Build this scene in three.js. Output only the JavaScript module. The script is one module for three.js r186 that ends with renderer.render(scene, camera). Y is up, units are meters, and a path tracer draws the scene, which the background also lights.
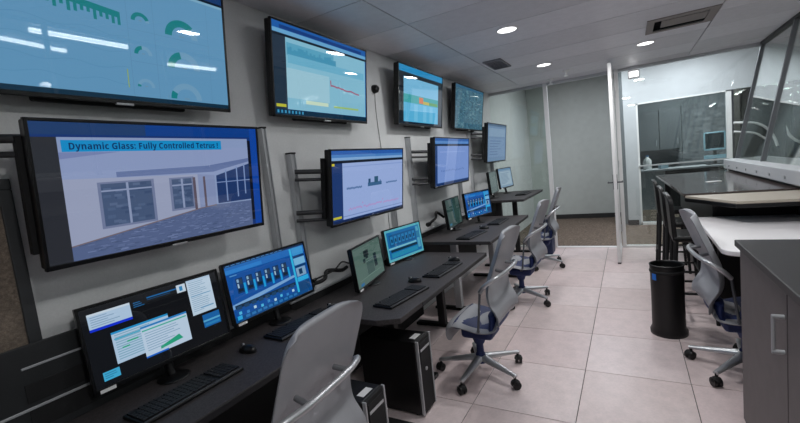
import * as THREE from 'three';
import { mergeGeometries } from 'three/addons/utils/BufferGeometryUtils.js';
import { RoundedBoxGeometry } from 'three/addons/geometries/RoundedBoxGeometry.js';
import { RectAreaLightUniformsLib } from 'three/addons/lights/RectAreaLightUniformsLib.js';

// ---------------------------------------------------------------- camera, light, exposure
const scene = new THREE.Scene();
scene.background = new THREE.Color(0x050505);
const EYE = new THREE.Vector3(0, 1.52, 0);
const camera = new THREE.PerspectiveCamera(2 * Math.atan(211.5 / 407.26) * 180 / Math.PI, 800 / 423, 0.05, 60);
{
  const yaw = -29.676 * Math.PI / 180, pitch = -5.874 * Math.PI / 180, roll = -6.228 * Math.PI / 180;
  const f = new THREE.Vector3(Math.sin(yaw) * Math.cos(pitch), Math.sin(pitch), -Math.cos(yaw) * Math.cos(pitch));
  const r = new THREE.Vector3(Math.cos(yaw), 0, Math.sin(yaw)), u = new THREE.Vector3().crossVectors(r, f);
  const r2 = r.clone().multiplyScalar(Math.cos(roll)).addScaledVector(u, Math.sin(roll));
  const u2 = r.clone().multiplyScalar(-Math.sin(roll)).addScaledVector(u, Math.cos(roll));
  camera.position.copy(EYE);
  camera.up.copy(u2);
  camera.lookAt(EYE.clone().add(f));
}
const renderer = new THREE.WebGLRenderer({ antialias: true });
renderer.toneMapping = THREE.LinearToneMapping;
renderer.toneMappingExposure = 1.12;
renderer.shadowMap.enabled = true;
RectAreaLightUniformsLib.init();
const DOWNLIGHT = 190, LINEAR = 46, CORRIDOR = 27, LAB = 48;   // radiances of the lamps
const SCREEN = 0.68;                                            // brightness of the displays

// ---------------------------------------------------------------- helpers
let seed = 12345;
const rnd = () => { seed = (seed * 1664525 + 1013904223) >>> 0; return seed / 4294967296; };
const used = {};
const numbered = n => { const k = used[n] = (used[n] ?? -1) + 1; return k ? `${n}_${String(k).padStart(3, '0')}` : n; };
function thing(name, label, category, [x, y, z] = [0, 0, 0], turn = 0, group) {
  const o = new THREE.Group(); o.name = numbered(name); scene.add(o);
  o.position.set(x, y, z); o.rotation.order = 'YXZ'; o.rotation.y = turn;
  o.userData = { label, category }; if (group) o.userData.group = group;
  return o;
}
function structure(name, label, category) {
  const o = new THREE.Group(); o.name = numbered(name); scene.add(o);
  o.userData = { label, category, kind: 'structure' };
  return o;
}
function dup(root, pos, turn, label) {
  const r = root.clone(); r.name = numbered(root.name.replace(/_\d{3}$/, '')); scene.add(r);
  r.position.set(...pos); r.rotation.y = turn; r.userData = { ...root.userData, label };
  return r;
}
function norm(g) { g = g.index ? g.toNonIndexed() : g; for (const k of Object.keys(g.attributes)) if (!['position', 'normal', 'uv'].includes(k)) g.deleteAttribute(k); return g; }
function part(name, geos, m, parent) {
  const g = Array.isArray(geos) ? mergeGeometries(geos.map(norm)) : geos;
  const o = new THREE.Mesh(g, m); o.name = name; o.castShadow = o.receiveShadow = true; parent.add(o);
  return o;
}
const box = (x0, x1, y0, y1, z0, z1) => { const g = new THREE.BoxGeometry(x1 - x0, y1 - y0, z1 - z0); g.translate((x0 + x1) / 2, (y0 + y1) / 2, (z0 + z1) / 2); return metres(g); };
const rbox = (x0, x1, y0, y1, z0, z1, r = .006, s = 2) => { const g = new RoundedBoxGeometry(x1 - x0, y1 - y0, z1 - z0, s, Math.min(r, (x1 - x0) / 2.01, (y1 - y0) / 2.01, (z1 - z0) / 2.01)); g.translate((x0 + x1) / 2, (y0 + y1) / 2, (z0 + z1) / 2); return metres(g); };
function metres(g) {   // uv in metres from the dominant axis
  const p = g.attributes.position, n = g.attributes.normal, uv = new Float32Array(p.count * 2);
  for (let i = 0; i < p.count; i++) {
    const ax = Math.abs(n.getX(i)), ay = Math.abs(n.getY(i)), az = Math.abs(n.getZ(i));
    const x = p.getX(i), y = p.getY(i), z = p.getZ(i);
    if (ay >= ax && ay >= az) { uv[2 * i] = x; uv[2 * i + 1] = z; } else if (ax >= az) { uv[2 * i] = z; uv[2 * i + 1] = y; } else { uv[2 * i] = x; uv[2 * i + 1] = y; }
  }
  g.setAttribute('uv', new THREE.BufferAttribute(uv, 2)); return g;
}
const V = (x, y, z) => new THREE.Vector3(x, y, z);
const tube = (pts, r, seg = 24, rad = 8, closed = false) => new THREE.TubeGeometry(new THREE.CatmullRomCurve3(pts.map(p => V(...p)), closed, 'centripetal'), seg, r, rad, closed);
function bar(a, b, r0, r1 = r0, n = 10) {   // tapered rod
  const A = V(...a), B = V(...b), d = B.clone().sub(A), g = new THREE.CylinderGeometry(r1, r0, d.length(), n);
  g.applyQuaternion(new THREE.Quaternion().setFromUnitVectors(V(0, 1, 0), d.clone().normalize()));
  g.translate(...A.add(B).multiplyScalar(.5).toArray()); return g;
}
const cyl = (x, y0, y1, z, r0, r1 = r0, n = 20) => { const g = new THREE.CylinderGeometry(r1, r0, y1 - y0, n); g.translate(x, (y0 + y1) / 2, z); return g; };
const lathe = (pts, n = 28) => new THREE.LatheGeometry(pts.map(p => new THREE.Vector2(...p)), n);
function at(g, x, y, z, ry = 0) { g = g.clone(); if (ry) g.rotateY(ry); g.translate(x, y, z); return g; }
function slab(poly, y0, y1, bevel = .004) {   // horizontal board from an outline in x, z
  const s = new THREE.Shape(poly.map(([x, z]) => new THREE.Vector2(x, -z)));
  const g = new THREE.ExtrudeGeometry(s, { depth: y1 - y0 - 2 * bevel, bevelEnabled: bevel > 0, bevelThickness: bevel, bevelSize: bevel, bevelOffset: -bevel, bevelSegments: 2 });
  g.rotateX(-Math.PI / 2); g.translate(0, y0 + bevel, 0); return metres(g);
}

// ---------------------------------------------------------------- textures and materials
function noiseTex(size, fn, srgb = true, rep = 1) {
  const d = new Uint8Array(size * size * 4);
  const grids = [4, 16, 64, 256].map(n => { const g = new Float32Array(n * n); for (let i = 0; i < n * n; i++) g[i] = rnd(); return [n, g]; });
  const sm = ([n, g], u, v) => { const x = u * n, y = v * n, i = Math.floor(x), j = Math.floor(y); let a = x - i, b = y - j; a = a * a * (3 - 2 * a); b = b * b * (3 - 2 * b); const q = (p, r) => g[((r % n) + n) % n * n + ((p % n) + n) % n]; return (q(i, j) * (1 - a) + q(i + 1, j) * a) * (1 - b) + (q(i, j + 1) * (1 - a) + q(i + 1, j + 1) * a) * b; };
  for (let y = 0; y < size; y++) for (let x = 0; x < size; x++) {
    const c = fn(k => sm(grids[k], x / size, y / size), x / size, y / size), o = (y * size + x) * 4;
    d[o] = c[0]; d[o + 1] = c[1]; d[o + 2] = c[2]; d[o + 3] = 255;
  }
  const t = new THREE.DataTexture(d, size, size); t.wrapS = t.wrapT = THREE.RepeatWrapping; t.magFilter = THREE.LinearFilter; t.minFilter = THREE.LinearMipmapLinearFilter; t.generateMipmaps = true;
  if (srgb) t.colorSpace = THREE.SRGBColorSpace; t.repeat.set(rep, rep); t.needsUpdate = true; return t;
}
const mix = (c, k) => c.map(v => Math.max(0, Math.min(255, v * k)));
const wallTex = noiseTex(256, n => mix([218, 220, 220], .97 + .03 * n(1) + .03 * n(3)), true, .8);
const tileTex = noiseTex(256, n => mix([224, 208, 207], .93 + .05 * n(1) + .04 * n(2) + .04 * n(3)), true, 1.3);
const ceilTex = noiseTex(256, n => mix([226, 226, 232], .95 + .03 * n(1) + .06 * n(3)), true, 1.5);
const deskTex = noiseTex(256, n => mix([58, 54, 55], .6 + .3 * n(2) + .5 * n(3)), true, 2.5);
const carpetTex = noiseTex(256, n => mix([112, 98, 86], .45 + .4 * n(2) + .6 * n(3)), true, .9);
const grainTex = noiseTex(256, n => { const v = 120 + 110 * n(3); return [v, v, v]; }, false, 4);
const corkTex = noiseTex(256, n => mix([124, 112, 100], .7 + .25 * n(2) + .3 * n(3)), true, 2);
const granTex = noiseTex(256, n => mix([76, 68, 66], .55 + .5 * n(2) + .5 * n(3)), true, 2);
const cabTex = noiseTex(256, n => mix([86, 80, 81], .92 + .08 * n(1) + .08 * n(3)), true, 1.5);
const M = {};
const std = (color, roughness = .6, metalness = 0, extra = {}) => new THREE.MeshStandardMaterial({ color, roughness, metalness, ...extra });
M.wall = std(0xffffff, .75, 0, { map: wallTex });
M.corrWall = std(0xdfe3df, .8, 0, { map: wallTex });
M.headerWall = std(0xe4e6ea, .75, 0, { map: wallTex });
M.tile = [0, 1, 2].map(i => std([0xffffff, 0xf7f5f4, 0xfbf8f8][i], .34, 0, { map: tileTex }));
M.grout = std(0x5e5856, .9);
M.ceil = [0, 1].map(i => std([0xffffff, 0xf4f4f4][i], .45, 0, { map: ceilTex }));
M.ceilGap = std(0x3c3c40, .9);
M.desk = std(0xffffff, .58, 0, { map: deskTex, bumpMap: grainTex, bumpScale: .0004 });
M.deskEdge = std(0x232224, .55);
M.black = std(0x08080a, .42);
M.blackMatte = std(0x121214, .75);
M.bezel = std(0x0b0b0d, .28);
M.steel = std(0xc2c4c7, .4, .45);
M.alu = std(0xbfc1c4, .35, .7);
M.white = std(0xe6e6e6, .45);
M.chairGrey = std(0x9a9ba0, .5, 0, { bumpMap: grainTex, bumpScale: .0003 });
M.chairBlue = std(0x1c2c5e, .6);
M.carpet = std(0xffffff, .95, 0, { map: carpetTex, bumpMap: grainTex, bumpScale: .004 });
M.cork = std(0xffffff, .9, 0, { map: corkTex });
M.granite = std(0xffffff, .12, 0, { map: granTex });
M.beige = std(0xbdb3a4, .5);
M.tableWhite = std(0xf2eff0, .4);
M.cabinet = std(0xffffff, .5, 0, { map: cabTex });
M.counterDark = std(0x2f2e2f, .5);
M.ledge = std(0xb9bbbf, .5);
M.rodGrey = std(0x63666b, .4, .4);
M.armGrey = std(0x3c3d40, .5, .3);
M.keys = std(0x17171a, .55);
M.glass = new THREE.MeshPhysicalMaterial({ color: 0xf9fcfa, roughness: 0.01, transmission: 1, thickness: 0, ior: 1.5 });
M.greenGlass = new THREE.MeshPhysicalMaterial({ color: 0xf3f8f5, roughness: 0.01, transmission: 1, thickness: 0, ior: 1.5 });
M.darkGlass = new THREE.MeshPhysicalMaterial({ color: 0xeaf0f2, roughness: 0.01, transmission: 1, thickness: 0, ior: 1.5 });
M.lamp = new THREE.MeshStandardMaterial({ color: 0xffffff, emissive: 0xffffff, emissiveIntensity: 3 });
M.lampLine = new THREE.MeshStandardMaterial({ color: 0xffffff, emissive: 0xf4f8ff, emissiveIntensity: 15 });

// ---------------------------------------------------------------- room shell
const WX = -1.97, CY = 2.6, PZ = -6.85, BZ = 1.6, RX = 7.2;   // left wall, ceiling, partition, wall behind the camera, far right wall
{
  const f = structure('floor', 'pale pinkish grey square floor tiles with thin dark joints', 'floor');
  part('grout', [box(WX - .1, RX, -.14, -.004, PZ - .02, BZ)], M.grout, f);
  const xs = [WX], zs = [PZ + .0]; for (let x = -.322 - 2 * .603; x < RX; x += .603) xs.push(x); xs.push(RX);
  for (let z = -2.914 - 6 * .632; z < BZ; z += .632) if (z > PZ + .1) zs.push(z); zs.push(BZ);
  const cache = {}; const g = .0022;
  for (let i = 0; i + 1 < xs.length; i++) for (let j = 0; j + 1 < zs.length; j++) {
    const w = xs[i + 1] - xs[i] - 2 * g, d = zs[j + 1] - zs[j] - 2 * g; if (w < .02 || d < .02) continue;
    const far = xs[i] > 1.2; if (far && (i % 1)) continue;
    const key = w.toFixed(3) + d.toFixed(3), k = (i * 7 + j * 13) % 3;
    const geo = cache[key] ??= slab([[-w / 2, -d / 2], [w / 2, -d / 2], [w / 2, d / 2], [-w / 2, d / 2]], -.02, 0, .0012);
    const t = part('tile', geo, M.tile[k], f); t.position.set((xs[i] + xs[i + 1]) / 2, 0, (zs[j] + zs[j + 1]) / 2);
  }
}
{
  const c = structure('ceiling', 'grey ceiling of long smooth panels with thin dark joints', 'ceiling');
  const hx0 = .225, hx1 = .725, hz0 = -4.99, hz1 = -4.51;   // opening of the slot diffuser
  part('backing', [box(WX - .1, hx0, CY + .012, CY + .12, PZ - .02, BZ), box(hx1, RX, CY + .012, CY + .12, PZ - .02, BZ), box(hx0, hx1, CY + .012, CY + .12, PZ - .02, hz0), box(hx0, hx1, CY + .012, CY + .12, hz1, BZ)], M.ceilGap, c);
  part('plenum', [box(hx0 - .02, hx1 + .02, CY + .3, CY + .32, hz0 - .02, hz1 + .02), box(hx0 - .02, hx0, CY + .12, CY + .3, hz0 - .02, hz1 + .02), box(hx1, hx1 + .02, CY + .12, CY + .3, hz0 - .02, hz1 + .02), box(hx0, hx1, CY + .12, CY + .3, hz0 - .02, hz0), box(hx0, hx1, CY + .12, CY + .3, hz1, hz1 + .02)], std(0x8b8582, .6), c);
  const xs = [WX, -1.41, .75, 2.9, 5.05, RX], zs = [PZ]; for (let z = -2.29 - 7 * .605; z < BZ - .1; z += .605) if (z > PZ + .1) zs.push(z); zs.push(BZ);
  const g = .0045, cache = {};
  for (let i = 0; i + 1 < xs.length; i++) for (let j = 0; j + 1 < zs.length; j++) {
    const w = xs[i + 1] - xs[i] - 2 * g, d = zs[j + 1] - zs[j] - 2 * g, key = w.toFixed(3) + d.toFixed(3);
    const geo = cache[key] ??= slab([[-w / 2, -d / 2], [w / 2, -d / 2], [w / 2, d / 2], [-w / 2, d / 2]], 0, .012, .001);
    const cx = (xs[i] + xs[i + 1]) / 2, cz = (zs[j] + zs[j + 1]) / 2, a0 = hx0 - cx, a1 = hx1 - cx, b0 = hz0 - cz, b1 = hz1 - cz, H = d / 2, X = w / 2;
    let cutGeo = null;
    if (i === 1 && b1 > -H && b1 < H && b0 <= -H) cutGeo = slab([[-X, -H], [a0, -H], [a0, b1], [a1, b1], [a1, -H], [X, -H], [X, H], [-X, H]], 0, .012, .001);
    else if (i === 1 && b0 > -H && b0 < H && b1 >= H) cutGeo = slab([[-X, -H], [X, -H], [X, H], [a1, H], [a1, b0], [a0, b0], [a0, H], [-X, H]], 0, .012, .001);
    const t = part('panel', cutGeo ?? geo, M.ceil[(i + j) % 2], c); t.position.set((xs[i] + xs[i + 1]) / 2, CY, (zs[j] + zs[j + 1]) / 2);
  }
}
part('wall', [box(WX - .12, WX, 0, 3.1, -10, BZ + .1)], M.wall, structure('wall_left', 'long pale grey painted wall carrying the screens', 'wall'));
part('wall', [box(WX - .1, RX + .1, 0, CY + .1, BZ, BZ + .1)], M.wall, structure('wall_rear', 'plain pale wall behind the viewpoint', 'wall'));
part('wall', [box(RX, RX + .1, 0, CY + .1, PZ, BZ)], M.corrWall, structure('wall_right', 'far plain wall of the neighbouring room', 'wall'));
// corridor beyond the glass
part('carpet', [box(WX - .1, RX, -.06, .001, -13.2, PZ - .02)], M.carpet, structure('floor_corridor', 'brown speckled carpet of the corridor behind the glass', 'carpet'));
part('slab', [box(WX - .1, RX, 3.0, 3.1, -13.2, PZ - .02)], M.headerWall, structure('ceiling_corridor', 'plain white corridor ceiling behind the glass', 'ceiling'));
part('bulkhead', [box(WX, RX, CY + .012, 3.0, PZ - .06, PZ)], M.wall, structure('trim_bulkhead', 'plain bulkhead above the glass partition', 'trim'));
{
  const w = structure('wall_corridor', 'grey green end wall of the corridor seen through the doorway', 'wall');
  part('wall', [box(WX, 0, 0, 3.0, -9.92, -9.82)], M.corrWall, w);
  part('return_wall', [box(-.04, .0, 0, 3.0, -9.82, -8.77)], M.corrWall, w);
  const b = structure('baseboard_corridor', 'dark vinyl skirting along the corridor end wall', 'baseboard');
  part('skirting', [box(WX, -.04, .002, .1, -9.82, -9.808), box(-.052, -.04, .002, .1, -9.808, -8.77)], std(0x2c2c2d, .6), b);
}
{
  const w = structure('wall_far', 'bright white wall above the interior window in the corridor', 'wall');
  part('header', [box(-.04, RX, 2.235, 3.0, -8.86, -8.75)], M.headerWall, w);
  part('pier', [box(-.04, .16, 0, 2.235, -8.86, -8.75), box(3.2, RX, 0, 2.235, -8.86, -8.75)], M.headerWall, w);
  part('skirting', [box(-.04, .13, .002, .1, -8.75, -8.738)], std(0x2c2c2d, .6), w);
  const n = structure('window_1', 'large interior window with pale frame looking into a dim room', 'window');
  part('frame', [box(.16, .19, 0, 2.235, -8.83, -8.74), box(1.46, 1.53, 0, 2.235, -8.83, -8.74), box(.16, 1.53, 0, .05, -8.83, -8.74), box(.16, 1.53, 2.215, 2.235, -8.83, -8.74)], M.white, n);
  part('pane', [box(.19, 1.46, .05, 2.215, -8.79, -8.785)], M.darkGlass, n);
  part('rail', [box(.17, 1.48, 1.09, 1.115, -8.75, -8.71)], M.steel, n);
  const d = structure('window_6', 'dark glazed opening beyond the slanted glass', 'window');
  part('pane', [box(1.56, 3.2, .02, 2.235, -8.81, -8.8)], M.glass, d);
  part('mullion', [box(1.53, 1.56, 0, 2.235, -8.83, -8.75), box(2.3, 2.34, 0, 2.235, -8.83, -8.75)], std(0x33353a, .5), d);
}
// glass partition
{
  const p = structure('trim_1', 'white aluminium framing of the glass partition', 'frame');
  part('post', [rbox(-1.11, -1.05, 0, CY, PZ - .03, PZ + .03, .004)], M.white, p);
  part('jamb', [rbox(-.125, -.075, 0, CY, PZ - .03, PZ + .03, .004)], M.white, p);
  part('head', [box(WX, -1.11, 2.56, CY, PZ - .025, PZ + .025), box(-1.05, -.125, 2.56, CY, PZ - .025, PZ + .025), box(-.075, 1.55, 2.56, CY, PZ - .025, PZ + .025)], M.alu, p);
  part('sill', [box(WX, -1.11, 0, .03, PZ - .03, PZ + .03), box(-.075, 1.1, 0, .03, PZ - .03, PZ + .03)], M.white, p);
  part('threshold', [box(-1.05, -.125, 0, .008, PZ - .05, PZ + .03)], M.white, p);
  const a = structure('window_2', 'greenish fixed glass panel beside the screens', 'glass');
  part('pane', [box(WX, -1.11, .03, 2.56, PZ - .005, PZ + .005)], M.greenGlass, a);
  const b = structure('window_3', 'clear fixed glass panel right of the open door', 'glass');
  part('pane', [box(-.075, 1.5, .03, 2.56, PZ - .005, PZ + .005)], M.glass, b);
  const d = structure('door_1', 'open glass door with white edge stile and lever handle, seen edge on', 'door');
  const x0 = -.175, x1 = -.135, z0 = PZ + .06, z1 = -5.84;
  part('stile', [rbox(x0, x1, .012, 2.54, z1 - .05, z1, .004)], M.white, d);
  part('stile', [rbox(x0, x1, .012, 2.54, z0, z0 + .05, .004)], M.white, d);
  part('rail', [box(x0, x1, .012, .09, z0 + .05, z1 - .05), box(x0, x1, 2.48, 2.54, z0 + .05, z1 - .05)], M.white, d);
  part('pane', [box((x0 + x1) / 2 - .004, (x0 + x1) / 2 + .004, .09, 2.48, z0 + .05, z1 - .05)], M.glass, d);
  part('hinge', [cyl(-.13, 2.2, 2.3, PZ + .045, .012), cyl(-.13, .25, .35, PZ + .045, .012), cyl(-.13, 1.2, 1.3, PZ + .045, .012)], M.steel, d);
  const h = part('handle', [box(x0 - .006, x1 + .006, .97, 1.16, z1 - .042, z1 - .01), bar([x0 - .06, 1.06, z1 - .025], [x1 + .06, 1.06, z1 - .025], .009), bar([x0 - .06, 1.06, z1 - .025], [x0 - .06, 1.06, z1 - .14], .009), bar([x1 + .06, 1.06, z1 - .025], [x1 + .06, 1.06, z1 - .14], .009)], std(0x55575a, .3, .8), d);
  part('foot_seal', [box(x0, x1, .001, .02, z1 - .05, z1)], M.black, d);
}
// slanted glazing on the right with its ledge
const SL = y => 1.24 + (y - 1.19) * .2;
{
  const w = structure('wall_ledge', 'low dark wall with a pale grey ledge under the slanted glass', 'wall');
  part('base', [box(1.14, 1.5, 0, 1.06, PZ + .03, BZ)], std(0x2b2a2c, .5), w);
  part('ledge_cap', [rbox(1.1, 1.54, 1.07, 1.19, PZ + .01, BZ - .01, .012)], M.ledge, w);
  for (let i = 0; i < 9; i++) part('bolt', [bar([1.1, 1.12, -6.5 + i * .42], [1.092, 1.12, -6.5 + i * .42], .014)], M.alu, w);
  const n = structure('window_4', 'slanted control room glazing leaning outward above the pale ledge', 'window');
  const zs = [-6.82, -5.65, -4.45, -3.25, -2.05, -.85, .35, 1.55];
  const slant = (z0, z1, t, y0 = 1.19, y1 = 2.58) => { const s = new THREE.Shape([[SL(y0) - t, y0], [SL(y0) + t, y0], [SL(y1) + t, y1], [SL(y1) - t, y1]].map(p => new THREE.Vector2(...p))); const g = new THREE.ExtrudeGeometry(s, { depth: z1 - z0, bevelEnabled: false }); g.translate(0, 0, z0); return g; };
  for (const z of zs) part('mullion', slant(z - .018, z + .018, .022), std(0x6f7276, .4, .5), n);
  for (let i = 0; i + 1 < zs.length; i++) part('pane', slant(zs[i] + .018, zs[i + 1] - .018, .003), M.glass, n);
  part('head_track', [box(1.49, 1.56, 2.57, CY, PZ + .03, BZ)], std(0x2a2a2c, .5), n);
}
{
  const g = structure('window_5', 'glass end of the neighbouring room beyond the slanted glass', 'window');
  part('pane', [box(1.58, RX, .03, 2.56, PZ - .005, PZ + .005)], M.glass, g);
  part('frame', [box(1.58, RX, 0, .03, PZ - .03, PZ + .03), box(1.58, RX, 2.56, CY, PZ - .03, PZ + .03), box(2.9, 2.94, .03, 2.56, PZ - .03, PZ + .03)], M.alu, g);
}

// ---------------------------------------------------------------- lamps
function rectLight(x, y, z, w, h, L, color = 0xffffff) {
  const l = new THREE.RectAreaLight(color, L, w, h); l.position.set(x, y, z); l.lookAt(x, y - 1, z); l.castShadow = true; scene.add(l); return l;
}
{
  const where = [
    ['largest round recessed ceiling downlight in view', -.85, -3.66],
    ['round recessed ceiling downlight beside the small square grille', -.85, -5.43], ['round recessed ceiling downlight closest to the viewpoint on the aisle side', .15, -.4],
    ['round recessed ceiling downlight over the aisle beside the grey cabinet', .02, -2.58], ['round recessed ceiling downlight in front of the door, below the long slot diffuser', .22, -5.43]];
  where.forEach(([label, x, z]) => {
    const t = thing('ceiling_downlight', label, 'light', [x, CY, z], 0, 'recessed ceiling downlights');
    part('trim_ring', lathe([[.078, .004], [.078, -.006], [.094, -.006], [.098, .002], [.098, .004]]), M.white, t);
    part('lamp_disc', [cyl(0, -.004, .003, 0, .078, .078, 28)], M.lamp, t);
    rectLight(x, CY - .012, z, .14, .14, DOWNLIGHT, 0xffffff);
  });
}
for (const [xa, za, xb, zb, s] of [[2.07, -2.13, 1.89, -3.04, 'nearest the slanted glass'], [3.73, -2.42, 4.17, -3.34, 'farther from the slanted glass'], [3.33, -4.45, 2.75, -4.95, 'turned across by the partition'], [2.6, -.3, 2.6, .8, 'behind the viewpoint'], [4.6, -.9, 4.6, .2, 'farthest behind the viewpoint']]) {
  const x = (xa + xb) / 2, z = (za + zb) / 2, l = Math.hypot(xb - xa, zb - za), a = Math.atan2(xb - xa, zb - za);
  const t = thing('linear_light', `slim white tube light under the ceiling of the next room, ${s}`, 'light', [x, CY, z], a, 'tube lights in the next room');
  part('housing', [rbox(-.035, .035, -.02, 0, -l / 2, l / 2, .004)], M.white, t);
  const g = new THREE.CylinderGeometry(.019, .019, l, 14); g.rotateX(Math.PI / 2); g.translate(0, -.04, 0); part('lamp_tube', g, M.lampLine, t);
  const r = rectLight(x, CY - .065, z, .05, l, LINEAR); r.rotation.set(-Math.PI / 2, 0, a);
}
for (const [x, z, w, h, s] of [[.9, -7.8, .6, .6, 'above the interior window'], [-.45, -8.0, .6, .6, 'above the doorway']]) {
  const t = thing('ceiling_panel_light', `square ceiling light panel in the corridor ${s}`, 'light', [x, 3.0, z]);
  part('frame', [box(-.32, .32, -.02, 0, -.32, .32)], M.white, t);
  part('diffuser', [box(-.29, .29, -.026, -.019, -.29, .29)], M.lamp, t);
  rectLight(x, 2.965, z, w, h, CORRIDOR * (x > 0 ? 1 : .75), 0xf2f6ff);
}

// ---------------------------------------------------------------- screen pictures
function canvasTex(w, h, draw) {
  const c = document.createElement('canvas'); c.width = w; c.height = h; const x = c.getContext('2d'); draw(x, w, h);
  const t = new THREE.CanvasTexture(c); t.colorSpace = THREE.SRGBColorSpace; return t;
}
const R = (x, col, a, b, w, h) => { x.fillStyle = col; x.fillRect(a, b, w, h); };
const textLines = (x, col, a, b, w, n, step, hh) => { for (let i = 0; i < n; i++) R(x, col, a, b + i * step, w * (.5 + .5 * rnd()), hh); };
function gauge(x, cx, cy, r, wd, v, big) {
  x.lineWidth = wd; x.strokeStyle = '#80b4d8'; x.beginPath(); x.arc(cx, cy, r, Math.PI, 2 * Math.PI); x.stroke();
  x.strokeStyle = '#1f8f96'; x.beginPath(); x.arc(cx, cy, r, Math.PI, Math.PI * (1 + v)); x.stroke();
  R(x, '#7ba6c0', cx - r * .2, cy - 6, r * .4, 5);
}
const pic = {};
pic.gauges = canvasTex(1024, 576, (x, w, h) => {
  R(x, '#6fabd6', 0, 0, w, h); R(x, '#15407c', 0, 0, w, 34); R(x, '#0c1c30', 0, 34, w, 12); R(x, '#8fc4e4', 0, 46, w, 12);
  x.fillStyle = '#1f8f96'; x.beginPath(); x.moveTo(20, 150); x.lineTo(530, 205); x.lineTo(530, 232); for (let i = 60; i >= 0; i--) x.lineTo(20 + i * 8.5, 176 + i * .9); x.fill();
  for (let i = 0; i < 24; i++) R(x, '#1f8f96', 22 + i * 21.6, 160 + i * 2.2, 11, 34 + 22 * rnd());
  x.strokeStyle = '#62a0cc'; x.lineWidth = 2; for (const y of [300, 370, 440, 500]) { x.beginPath(); x.moveTo(20, y); for (let i = 0; i < 36; i++) x.lineTo(20 + i * 15, y + 8 * Math.sin(i * .5 + y)); x.stroke(); }
  for (const a of [555, 665, 930]) R(x, '#679fc8', a, 60, 2, 500); for (const y of [262, 400]) R(x, '#679fc8', 555, y, 380, 2);
  gauge(x, 610, 222, 30, 16, .9); gauge(x, 610, 366, 30, 16, .45); gauge(x, 610, 510, 30, 14, .1);
  gauge(x, 795, 250, 64, 32, .75); gauge(x, 795, 400, 64, 32, .42); gauge(x, 795, 548, 64, 28, .16);
  R(x, '#a6c46a', 535, 440, 4, 80); R(x, '#17384f', 0, 556, w, 20);
});
pic.room = canvasTex(1024, 576, (x, w, h) => {
  R(x, '#1b3f86', 0, 0, w, h); R(x, '#27497f', 0, 0, w * .4, 50); R(x, '#1449a0', w * .4, 0, w * .6, 50);
  R(x, '#34373f', 0, 60, 78, h); R(x, '#9fb4e0', 78, 60, 880, h - 60); R(x, '#141a2c', 958, 70, 20, h - 100); R(x, '#1450b8', 978, 0, 46, h);
  // ceiling, walls and floor of the empty room in the picture
  x.fillStyle = '#a3b5e2'; x.beginPath(); x.moveTo(78, 110); x.lineTo(958, 110); x.lineTo(958, 205); x.lineTo(730, 258); x.lineTo(78, 232); x.fill();
  x.fillStyle = '#7488bc'; x.beginPath(); x.moveTo(270, 212); x.lineTo(700, 205); x.lineTo(958, 172); x.lineTo(958, 192); x.lineTo(730, 240); x.lineTo(270, 236); x.fill();
  x.fillStyle = '#8b9cd0'; x.beginPath(); x.moveTo(78, 150); x.lineTo(300, 122); x.lineTo(78, 122); x.fill();
  x.fillStyle = '#b3bddd'; x.beginPath(); x.moveTo(78, 232); x.lineTo(640, 248); x.lineTo(640, 430); x.lineTo(78, 515); x.fill();
  x.fillStyle = '#98a8d4'; x.beginPath(); x.moveTo(640, 248); x.lineTo(735, 258); x.lineTo(735, 425); x.lineTo(640, 432); x.fill();
  const win = (a, b, c, d, n) => { R(x, '#8592b8', a - 12, b - 8, c + 24, d + 18); R(x, '#54698f', a, b, c, d); for (let i = 0; i < 30; i++) R(x, ['#5d739a', '#4a5f86', '#667ba2'][i % 3], a + (c - 30) * rnd(), b + (d - 12) * rnd(), 30, 12); for (let i = 1; i < n; i++) R(x, '#a5b4da', a + c * i / n - 5, b, 10, d); R(x, '#a5b4da', a, b + 28, c, 7); };
  win(205, 262, 205, 188, 2); win(505, 265, 100, 150, 2);
  R(x, '#6d6272', 612, 262, 14, 170); R(x, '#6d6272', 668, 262, 12, 168);
  x.fillStyle = '#26427a'; x.beginPath(); x.moveTo(745, 262); x.lineTo(958, 205); x.lineTo(958, 418); x.lineTo(745, 418); x.fill();
  for (const a of [800, 870, 920]) R(x, '#8fa8dc', a, 248 - (a - 745) * .24, 8, 176); R(x, '#8fa8dc', 745, 298, 213, 5);
  x.fillStyle = '#6577a4'; x.beginPath(); x.moveTo(78, 515); x.lineTo(640, 430); x.lineTo(735, 422); x.lineTo(958, 426); x.lineTo(958, h); x.lineTo(78, h); x.fill();
  for (let i = 0; i < 420; i++) { const v = rnd(), yy = 436 + 130 * v, xl = yy < 515 ? 640 - 562 * (yy - 430) / 85 : 82; R(x, ['#7688b6', '#55678f', '#8597c6', '#60729e'][i % 4], xl + (930 - xl) * rnd(), yy, 8 + 26 * v, 2 + 2 * v); }
  x.strokeStyle = '#87787f'; x.lineWidth = 5; x.beginPath(); x.moveTo(78, 515); x.lineTo(640, 431); x.lineTo(735, 423); x.stroke();
  R(x, '#1aa4ea', 90, 72, 700, 48); x.fillStyle = '#0c3a70'; x.font = 'bold 40px sans-serif'; x.textBaseline = 'middle'; x.fillText('Dynamic Glass: Fully Controlled Tetrus !', 112, 97, 660);
});
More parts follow.
